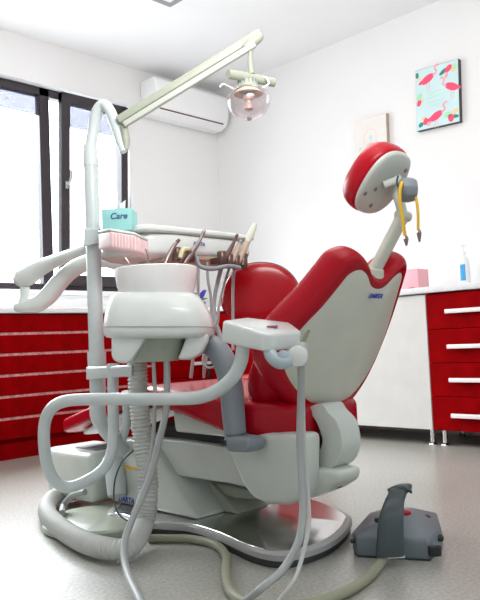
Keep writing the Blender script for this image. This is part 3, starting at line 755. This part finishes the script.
# hoses hanging from the unit body
def ribbed(P, r, amp, pitch, seg=20):
    pts = crom(P, 30); 
    # resample at even steps
    out = [pts[0]]; acc = 0; step = pitch/4
    for a, b in zip(pts, pts[1:]):
        d = (b-a).length
        while acc+d >= step:
            t_ = (step-acc)/d; a = a.lerp(b, t_); out.append(a.copy()); d = (b-a).length; acc = 0
        acc += d
    rr = [r+amp*math.sin(i*PI/2+PI/4) for i in range(len(out))]
    m_ = MB()
    m_.tube(out, lambda t: rr[min(int(round(t*(len(out)-1))), len(out)-1)], seg, smooth=False); return m_
zb0 = 2.36
rh_ = ribbed([at(137, 360, zb0), at(139, 400, zb0), at(143, 440, zb0), at(147, 470, zb0-.01), at(148, 495, zb0-.02), at(143, 525, zb0-.04)+Vector((0, 0, .0)), onH(128, 548, .04), onH(104, 548, .04), onH(78, 539, .04), onH(56, 524, .04), onH(47, 511, .04), onH(52, 499, .04), onH(66, 494, .04), onH(80, 492, .04)], .032, .0028, .0125)
tag(rh_.build('corrugated_hose', M_hose, sharp=120), 'thick ribbed drain hose hanging from the spittoon and looping on the floor', 'hose')
g1 = MB().tube([at(153, 352, 2.24), at(154, 372, 2.24), at(155, 400, 2.22), at(153, 440, 2.20), at(148, 470, 2.18), at(139, 500, 2.17), at(129, 530, 2.15), at(125, 556, 2.08), at(130, 575, 1.99), at(139, 592, 1.87), onH(146, 612, .01)], .0062, 10)
tag(g1.build('water_hose', M_thin), 'thin grey water hose falling from the left connector of the spittoon', 'hose')
g2 = MB().tube([at(166, 352, 2.24), at(167, 372, 2.24), at(166, 410, 2.20), at(158, 445, 2.17), at(152, 470, 2.14), at(145, 490, 2.12), at(132, 520, 2.08), at(124, 545, 2.03), at(127, 572, 1.93), at(138, 597, 1.76), onH(150, 620, .016)], .0105, 12)
tag(g2.build('air_hose', M_thin), 'thicker grey hose falling from the right connector of the spittoon', 'hose')
g3 = MB().tube([at(134, 450, 2.5), at(122, 462, 2.5), at(115, 480, 2.5), at(114, 500, 2.48), at(118, 513, 2.44), at(128, 521, 2.42), at(138, 522, 2.42)], .0028, 8)
tag(g3.build('cable', M_pedh), 'thin dark cable looped in front of the wedge column', 'cable')
g4 = MB().tube([at(85, 492, 2.62), at(72, 496, 2.66), onH(64, 505, .06), onH(62, 513, .05)], .012, 12)
tag(g4.build('pipe', M_thin), 'short grey pipe curving from the floor box to the floor disc', 'pipe')
# floor cable to pedal
fc = [onH(149, 538.5, .014), onH(174, 538.5, .014), onH(190, 539, .014), onH(214, 544, .014), onH(226, 556, .014), onH(226, 572, .014), onH(229, 588, .014), onH(243, 601, .014), onH(275, 607, .014), onH(310, 604, .014), onH(345, 592, .014), onH(368, 577, .014), onH(381, 562, .016), at(387, 549, 2.02)]
tag(MB().tube(fc, .0135, 14).build('pedal_cable', M_cable), 'thick olive cable snaking over the floor to the foot pedal', 'cable')

# ================================================================ LAMP
ZL = 2.52
lamp = thing('operating_lamp', at(128, 150, ZL), 'dental operating light with glass globe on a long pale boom', 'lamp')
MB().tube([vert(at(93, 148, ZP).z), at(93.5, 130, 2.6), at(97, 112, 2.59), at(103.5, 105, 2.58), at(110, 111, 2.56), at(115.5, 125, 2.55), at(120, 140, 2.54), at(123.5, 152, 2.53)], [.022, .0215, .021, .0205, .020, .0195, .018, .013], 20).build('swan_neck', M_tube, lamp)
MB().tube([at(126, 150, 2.53), at(126, 140, 2.53), at(124, 126, 2.53)], [.010, .014, .014], 14).build('boom_pivot', M_arm, lamp)
def barm(a, b, hwid, hth, name, m, par, bev=.004):
    a, b = Vector(a), Vector(b); T = (b-a).normalized(); s1 = T.cross(U0).normalized(); s2_ = s1.cross(T).normalized()
    if s2_.dot(U0) < 0: s2_ = -s2_
    pts = [a+s1*hth*i+s2_*hwid*j for i, j in ((-1, -1), (1, -1), (1, 1), (-1, 1))]
    pb = [b+s1*hth*i+s2_*hwid*j for i, j in ((-1, -1), (1, -1), (1, 1), (-1, 1))]
    return MB().rings([pts, pb]).build(name, m, par, bevel=bev)
bm1 = barm(at(118, 121, 2.53), at(261, 33, 2.50), .0145, .018, 'boom', M_arm, lamp, .006)
barm(at(124, 125, 2.51), at(255, 44.5, 2.48), .010, .012, 'boom_rail', M_arm2, lamp, .004)
MB().tube([at(244, 48, 2.49), at(250, 44, 2.49), at(258, 38, 2.49), at(262, 35, 2.49)], [.012, .019, .018, .010], 14).build('boom_end', M_arm, lamp)
MB().tube([at(251, 46, 2.49), at(250, 60, 2.49), at(251.5, 74, 2.49)], [.0105, .009, .013], 14).build('drop_link', M_arm, lamp)
MB().tube([at(228, 74, 2.44), at(251, 78, 2.49), at(274, 82.5, 2.54)], .0165, 18).build('crossbar', M_arm, lamp)
gc = at(248.5, 101, 2.49)
sg2 = 712/2.49
MB().lathe(gc+Vector((0, 0, .043)), (0, 0, 1), [(.035, -.006), (.042, .0), (.036, .014), (.028, .03), (.018, .036)], 28).build('lamp_cap', M_arm, lamp, sharp=30)
for k in range(14):
    a = 2*PI*k/14
    MB().box(gc+Vector((.034*math.cos(a), .034*math.sin(a), .062)), (.004, .004, .022), a).build('cooling_fin', M_grey, lamp)
MB().lathe(gc, (0, 0, 1), [(.012, -.063), (.035, -.060), (.058, -.046), (.073, -.022), (.078, .0), (.073, .022), (.055, .040), (.034, .050)], 36).build('globe', M_globe, lamp, sharp=80)
MB().lathe(gc+Vector((0, 0, -.03)), (0, 0, 1), [(.004, -.006), (.016, 0), (.017, .012), (.010, .02), (.010, .03), (.018, .036), (.019, .05), (.008, .06)], 20).build('bulb', M_lens, lamp)
MB().lathe(gc+Vector((0, 0, .0)), (0, 0, 1), [(.024, .052), (.050, .028), (.052, .024), (.048, .026), (.022, .048)], 28).build('reflector', M_amber, lamp)
MB().lathe(gc+Vector((0, 0, -.063)), (0, 0, 1), [(.002, -.008), (.008, -.006), (.009, .002)], 12).build('lamp_knob', M_grey, lamp)
MB().tube([gc+R0*.05+Vector((0, 0, .045)), gc+R0*.075+Vector((0, 0, .06)), gc+R0*.065+Vector((0, 0, .085))], .0035, 8).tube([gc-R0*.05+Vector((0, 0, .045)), gc-R0*.085+Vector((0, 0, .065)), gc-R0*.10+Vector((0, 0, .055))], .0035, 8).build('handle_wire', M_plastic, lamp)

# ================================================================ INSTRUMENT CONSOLE with jointed arms
ic = thing('instrument_console', (1.85, 2.12, .93), 'pale instrument console over the chair, carried by a jointed arm from the post', 'instrument console')
# clamp on the post
MB().tube([vert(at(94, 229, ZP).z), vert(at(94, 242, ZP).z)], .036, 24, smooth=False).build('post_clamp', M_tube, ic, bevel=.004, bseg=2)
MB().hull([at(84, 229, 2.54), at(84, 247, 2.54), at(100, 228, 2.53), at(100, 243, 2.53), at(82, 230, 2.62), at(82, 246, 2.62)]).build('clamp_jaw', M_tube, ic, bevel=.006)
MB().tube([at(99.5, 229, 2.525), at(99.5, 242, 2.525)], .003, 6, smooth=False).build('clamp_gap', M_dark, ic)
# upper arm to elbow
e0 = at(92, 252, 2.62); e1 = at(30, 277, 2.85)
T_ = (e1-e0).normalized()
def armloft(P, rad, m, name, par, seg=20):
    return MB().tube(P, rad, seg, 8).build(name, m, par, sharp=80)
armloft([at(90, 248, 2.62), at(75, 253, 2.68), at(55, 261, 2.77), at(40, 268, 2.82), at(30, 274, 2.85), at(22, 278, 2.87), at(16, 280, 2.88)], [.018, .020, .026, .034, .042, .042, .022], M_plastic, 'upper_arm', ic)
MB().tube([at(25, 287, 2.86), at(24, 296, 2.86), at(22, 306, 2.86)], [.020, .016, .020], 16).build('elbow_pin', M_plastic, ic)
MB().tube([at(16, 307, 2.87), at(24, 306.5, 2.86), at(37, 304, 2.85), at(48, 296, 2.84), at(58, 284, 2.83), at(71, 271, 2.82), at(88, 263, 2.81), at(105, 260, 2.80), at(121, 264, 2.80), at(136, 266, 2.80), at(152, 264, 2.80), at(168, 258, 2.8)], [.018, .026, .034, .036, .035, .033, .031, .030, .030, .028, .024, .02], 20).build('lower_arm', M_plastic, ic, sharp=80)
# console body : long axis X, faces -Y
CY0, CY1 = 1.97, 2.27
hx0, hx1 = 1.55, 2.12
def csec(x, zt, zb, y0, y1):
    return (Vector((x, (y0+y1)/2, (zt+zb)/2)), Vector((0, (y1-y0)/2, 0)), Vector((0, 0, (zt-zb)/2)))
zA = onY(185, 232, CY0).z; zB = onY(185, 255, CY0).z
MB().loft([csec(1.50, zA-.03, zA-.08, 2.06, 2.22), csec(1.515, zA-.015, zB-.0, 2.02, 2.25), csec(1.56, zA-.002, zB-.01, 1.985, 2.27), csec(1.65, zA, zB-.012, CY0, CY1), csec(1.9, zA, zB-.002, CY0, CY1), csec(2.03, zA-.002, zB+.01, CY0+.005, CY1), csec(2.065, zA-.01, zB+.02, CY0+.03, CY1-.02), csec(2.075, zA-.03, zB+.035, CY0+.06, CY1-.04)], 5, 40).build('console_body', M_plastic, ic, sharp=50)
MB().loft([csec(1.50, zA+.014, zA-.006, 2.0, 2.24), csec(1.53, zA+.019, zA-.010, 1.965, 2.27), csec(1.9, zA+.019, zA-.010, 1.955, 2.28), csec(2.06, zA+.016, zA-.008, 1.965, 2.275), csec(2.075, zA+.01, zA-.004, 1.99, 2.25)], 5, 40).build('tray_mat', M_plastic, ic, sharp=50)
lg_ = onY(199, 244, CY0-.002)
text('logo', 'DARTA', M_blue, ic, lg_+Vector((0, -.001, 0)), (1, 0, 0), (0, 0, 1), .017, .25)
# underside shelf and holder rail
MB().loft([csec(1.62, zB+.004, zB-.022, 1.98, 2.15), csec(2.03, zB+.012, zB-.012, 1.98, 2.15)], 5, 24).build('lower_lip', M_tan, ic, sharp=50)
rail = [onY(196, 258, 1.93), onY(200, 266, 1.90), onY(212, 269, 1.88), onY(228, 266, 1.88), onY(240, 268, 1.88)]
MB().tube([onY(190, 254, 1.95)]+rail, .008, 12).build('grab_rail', M_grey, ic)
hx = MB()
HB = []
for px, py in ((222, 258), (229, 261), (236, 262), (243, 262)):
    c = onY(px, py, 1.915); HB.append(c)
    hx.lathe(c+Vector((0, .0, -.028)), (0, .0, 1), [(.014, 0), (.018, .004), (.018, .05), (.014, .054)], 14)
hx.bb((HB[0].x-.005, 1.92, HB[0].z-.018), (HB[-1].x+.01, 1.975, HB[0].z+.004))
hx.build('instrument_holder', M_brown, ic, sharp=50)
hx = MB(); HA = []
for px, py in ((177, 253), (190, 254)):
    c = onY(px, py, 1.93); HA.append(c)
    hx.lathe(c+Vector((0, 0, -.03)), (0, 0, 1), [(.014, 0), (.019, .006), (.019, .04), (.014, .05)], 14)
hx.build('instrument_holder', M_brown, ic, sharp=50)
# instruments (each its own thing)
def instrument(pts, rad, m, label, hose, tipm=None, hr=.0055, name='handpiece'):
    t = thing(name, pts[0], label, 'dental instrument')
    MB().tube(pts, rad, 12, 6).build('handle', m, t)
    if tipm:
        MB().tube([pts[-1], pts[-1]+(pts[-1]-pts[-2]).normalized()*.012+Vector((0, -.004, 0))], [rad[-1]*1.5, rad[-1]], 10, smooth=False).build('head', tipm, t)
    if hose: MB().tube(hose, hr, 10).build('hose', M_thin, t)
Yi = 1.91
P_ = lambda px, py, y=Yi: onY(px, py, y)
instrument([P_(165, 264), P_(169, 255), P_(174, 246), P_(177, 242)], [.008, .009, .008, .005], M_steel, 'leftmost slim metal instrument leaning left in the console', None, M_brown)
instrument([P_(180, 262), P_(185, 254), P_(188, 252)], [.010, .012, .008], M_brown, 'short dark instrument beside the pale yellow tip', None, M_steel)
instrument([P_(180, 258, 1.9), P_(183, 250, 1.9), P_(190, 249, 1.9)], [.008, .010, .006], M_lime, 'small instrument with a pale yellow tip', None)
instrument([P_(184, 264), P_(192, 252), P_(199, 242), P_(203, 233)], [.010, .011, .007, .005], M_steel, 'long angled metal turbine crossing the middle of the console', None, M_steel)
hz_ = lambda *a: [at(*p) for p in a]
instrument([P_(223, 262), P_(229, 252), P_(234, 242), P_(236, 237)], [.010, .010, .006, .005], M_brown, 'bronze handpiece, first in the right hand cluster', hz_((223, 262, 2.76), (218, 280, 2.76), (214, 300, 2.74), (215, 320, 2.72), (222, 345, 2.7), (218, 372, 2.7)), M_brown, .009)
instrument([P_(230, 264), P_(234, 256), P_(238, 247), P_(240, 243)], [.011, .012, .009, .007], M_tan, 'tan handpiece with a grey tip in the right hand cluster', hz_((230, 266, 2.78), (224, 285, 2.77), (219, 305, 2.75), (217, 325, 2.74), (208, 350, 2.72), (204, 375, 2.7)), M_grey)
instrument([P_(237, 264), P_(242, 253), P_(247, 243), P_(250, 238)], [.012, .013, .012, .010], M_tan, 'long tan handpiece with a big grey end, tallest of the cluster', hz_((234, 268, 2.80), (233, 290, 2.80), (233, 320, 2.80), (233, 350, 2.78)), None, .006)
t_ = bpy.context.scene.collection.objects['handpiece.006'] if 'handpiece.006' in bpy.context.scene.collection.objects else None
tt = MB().tube([P_(247, 243), P_(250, 236), P_(253, 229), P_(255, 224)], [.011, .014, .013, .008], 12).build('end_cap', M_shell, t_)
instrument([P_(242, 266), P_(244, 260), P_(246, 254)], [.012, .012, .009], M_brown, 'rightmost dark handpiece, mostly sunk in its holder', None, M_tan)
# hanging hoses from the left half
def hosething(pts, r, label):
    tag(MB().tube(pts, r, 10).build('instrument_hose', M_thin), label, 'hose')
hosething(hz_((198, 262, 2.66), (198, 285, 2.66), (198, 305, 2.66), (196, 330, 2.66), (194, 350, 2.66), (191, 378, 2.66)), .0065, 'leftmost straight hose hanging under the console past the flower pot')
hosething(hz_((207, 262, 2.68), (208, 280, 2.68), (211, 300, 2.68), (210, 320, 2.68), (205, 345, 2.68), (204, 378, 2.68)), .0055, 'second hose from the left hanging under the console, gently bowed')
hosething(hz_((218, 318, 2.66), (207, 345, 2.66), (203, 362, 2.66), (210, 368, 2.64), (222, 362, 2.62)), .005, 'loose loop of hose in front of the red corner drawers')
# tissue box on the pink rack
pk_ = thing('cup_rack', at(122, 250, 2.5), 'pale pink ribbed rack clamped to the post beside the tissue box', 'rack')
rk = MB()
ro = [at(98, 233, 2.48), at(110, 231, 2.40), at(135, 235, 2.42), at(148, 241, 2.50), at(150, 246, 2.58), at(130, 240, 2.66), at(106, 237, 2.62)]
rk.rings([ro, [p-Vector((0, 0, .055)) if i not in (0,) else p-Vector((0, 0, .06)) for i, p in enumerate(ro)]])
rack = rk.build('rack_body', M_pinkt, pk_, bevel=.008, bseg=3)
MB().rings([[p+Vector((0, 0, .001)) for p in ro], [p+Vector((0, 0, .010)) for p in ro]]).build('rack_rim', M_plastic, pk_, bevel=.003, bseg=2)
ribs = MB()
for a, b, n_ in ((1, 2, 8), (2, 3, 4)):
    for k in range(n_):
        p = ro[a].lerp(ro[b], (k+.5)/n_); ribs.tube([p-Vector((0, 0, .006)), p-Vector((0, 0, .05))], .0035, 8, smooth=False)
ribs.build('ribs', M_pinkd, rack)
tbx = thing('tissue_box', at(117, 229, 2.52), 'teal tissue box with a white tissue sticking out, beside the post', 'tissue box')
t0 = at(102, 231, 2.46); t1 = at(132.5, 232, 2.46)
dirx = (t1-t0); dirx.z = 0; wlen = dirx.length; dirx.normalize(); diry = Vector((-dirx.y, dirx.x, 0))
hh2 = at(132, 212, 2.46).z-at(132, 234, 2.46).z
zz = min(t0.z, t1.z)
base = t0.copy(); base.z = at(117, 233, 2.48).z+.006
crn = [base, base+dirx*wlen, base+dirx*(wlen+.004)+diry*.10, base+diry*.10+dirx*.004]
MB().rings([crn, [p+Vector((0, 0, hh2)) for p in crn]]).build('carton', M_teal, tbx, bevel=.002, bseg=2)
text('lettering', 'Care', M_navy, tbx, base+dirx*wlen*.56+Vector((0, 0, hh2*.64))-diry*.0012, dirx, (0, 0, 1), .030, .2)
ts = MB(); tcn = base+dirx*wlen*.55+diry*.05+Vector((0, 0, hh2))
for k in range(5):
    a = k*1.3; d2 = Vector((math.cos(a), math.sin(a), 0))
    ts.poly([(0, 1, 2, 3)], [tcn-d2*.018, tcn+d2*.018, tcn+d2*.022+Vector((0, 0, .022+.004*k)), tcn-d2*.012+Vector((.005, 0, .03-.002*k))])
ts.build('tissue', M_paper, tbx)

# ================================================================ FOOT PEDAL
fp_ = thing('foot_control', onH(400, 556, 0), 'slate grey foot pedal with a dark curved carrying handle on the floor', 'foot pedal')
G = lambda px, py, h: onH(px, py, h)
bl = [G(353, 551, .004), G(357, 556, .004), G(430, 560, .004), G(443, 548, .004), G(438, 530, .004), G(370, 530, .004)]
v0 = bl
up = lambda p, h: Vector((p.x, p.y, h))
v1 = [up(p, .058) for p in bl]
cen = sum(bl, Vector())/6
def inw(p, f_, h, dx=0): q_ = p.lerp(cen, f_); q_.z = h; return q_
v1b = [inw(p, .04, .062) for p in bl]
tp = [at(383, 519, 2.16), at(387, 517, 2.16), at(412, 514, 2.17), at(417, 516, 2.20), at(412, 512, 2.28), at(386, 514, 2.28)]
tp = [Vector((p.x, p.y, .098)) for p in tp]
MB().rings([v0, v1, v1b, tp]).build('pedal_body', M_ped, fp_, bevel=.006, bseg=3)
MB().rings([[inw(p, .02, 0) for p in bl], [inw(p, .02, .005) for p in bl]]).build('rubber_base', M_dark, fp_)
# handle: wide band rising from the front, curving forward at the top
hb0 = at(389, 554, 2.05)
Ph = [(390, 556, 13.2, 2.015), (390, 545, 13.0, 2.015), (390.5, 530, 12.6, 2.02), (391.5, 515, 11.8, 2.03), (394, 503, 10.2, 2.05), (397.5, 494, 9.2, 2.08), (401, 489, 9.0, 2.11), (404, 487, 8.2, 2.13)]
Pc = crom([at(a, b, d) for a, b, w_, d in Ph], 5); secs = []
for i, p in enumerate(Pc):
    t = i/5; k = min(int(t), len(Ph)-2); f_ = t-k
    hw_ = (Ph[k][2]*(1-f_)+Ph[k+1][2]*f_)*2.05/712
    T = (Pc[min(i+1, len(Pc)-1)]-Pc[max(i-1, 0)]).normalized(); nn = R0.cross(T)
    secs.append((p, R0*hw_, nn*.013))
MB().loft(secs, 3.6, 20).build('handle', M_pedh, fp_, sharp=60)
MB().tube([at(388, 491, 2.10), at(396, 488.5, 2.10), at(404, 488.5, 2.09), at(409, 490, 2.08), at(411.5, 493, 2.08)], [.006, .0095, .009, .007, .003], 12).build('handle_grip', M_pedh, fp_)
MB().box(at(391, 557, 2.018), (.075, .01, .006), math.radians(-45)).build('label_plate', M_plastic, fp_)
for px, py, h, r in ((440, 538, .04, .013), (354, 541, .03, .009), (378, 520, .09, .009)):
    MB().lathe(at(px, py, 2.13), R0, [(.005, -.010), (r*.8, -.008), (r*.8, .006), (.005, .010)], 14).build('side_button', M_black, fp_)
MB().box(at(435, 551, 2.045), (.035, .012, .03), math.radians(-45)).build('side_cap', M_black, fp_, bevel=.004)
MB().lathe(at(405, 512, 2.20), (0, 0, 1), [(.018, -.02), (.018, .002), (.012, .006)], 16).build('red_button', M_redpad, fp_)
MB().lathe(at(425, 517, 2.25), (0, 0, 1), [(.018, -.03), (.018, .0), (.012, .006)], 16).build('rear_button', M_black, fp_)

# ================================================================ LIGHT
wd2 = bpy.data.worlds.new('world'); bpy.context.scene.world = wd2; wd2.use_nodes = True
nt = wd2.node_tree; bg = nt.nodes['Background']
tc = nt.nodes.new('ShaderNodeTexCoord'); sx = nt.nodes.new('ShaderNodeSeparateXYZ'); nt.links.new(tc.outputs['Generated'], sx.inputs[0])
mr = nt.nodes.new('ShaderNodeMapRange'); mr.inputs['From Min'].default_value = -.2; mr.inputs['From Max'].default_value = .45
mr.inputs['To Min'].default_value = 0.42; mr.inputs['To Max'].default_value = 5.2    # bright overcast sky on the window side
nt.links.new(sx.outputs['Y'], mr.inputs['Value']); mz = nt.nodes.new('ShaderNodeMapRange'); mz.inputs['From Min'].default_value = .12; mz.inputs['From Max'].default_value = .6
mz.inputs['To Min'].default_value = 0.75; mz.inputs['To Max'].default_value = 3.2    # brighter towards the zenith
nt.links.new(sx.outputs['Z'], mz.inputs['Value'])
mu = nt.nodes.new('ShaderNodeMath'); mu.operation = 'MULTIPLY'
nt.links.new(mr.outputs[0], mu.inputs[0]); nt.links.new(mz.outputs[0], mu.inputs[1]); nt.links.new(mu.outputs[0], bg.inputs[1])
bg.inputs[0].default_value = (0.88, 0.95, 1.0, 1)
def area(name, loc, target, size, size_y, power, col=(1, 1, 1)):
    l = bpy.data.lights.new(name, 'AREA'); l.shape = 'RECTANGLE'; l.size = size; l.size_y = size_y; l.energy = power; l.color = col
    o = bpy.data.objects.new(name, l); bpy.context.scene.collection.objects.link(o)
    o.location = loc; d = Vector(target)-Vector(loc); o.rotation_euler = d.to_track_quat('-Z', 'Y').to_euler(); return o
pl = area('window_portal', ((WL+wr)/2, YW+.12, (wb+wt)/2), ((WL+wr)/2, 0, (wb+wt)/2), wr-WL, wt-wb, 1); pl.data.cycles.is_portal = True
area('ceiling_fill', (2.3, 2.4, HC-.02), (2.3, 2.4, 0), 1.2, 1.2, 10, (1, .97, .93))  # added fill under the ceiling, no such lamp known in the room
area('bounce_fill', (1.0, .6, 1.9), (1.6, 1.6, HC), .8, .8, 32, (1, .985, .97))  # added unseen fill aimed up to brighten ceiling and walls
sc = bpy.context.scene
sc.view_settings.view_transform = 'Standard'; sc.view_settings.look = 'None'; sc.view_settings.gamma = 1
sc.view_settings.exposure = 0.62
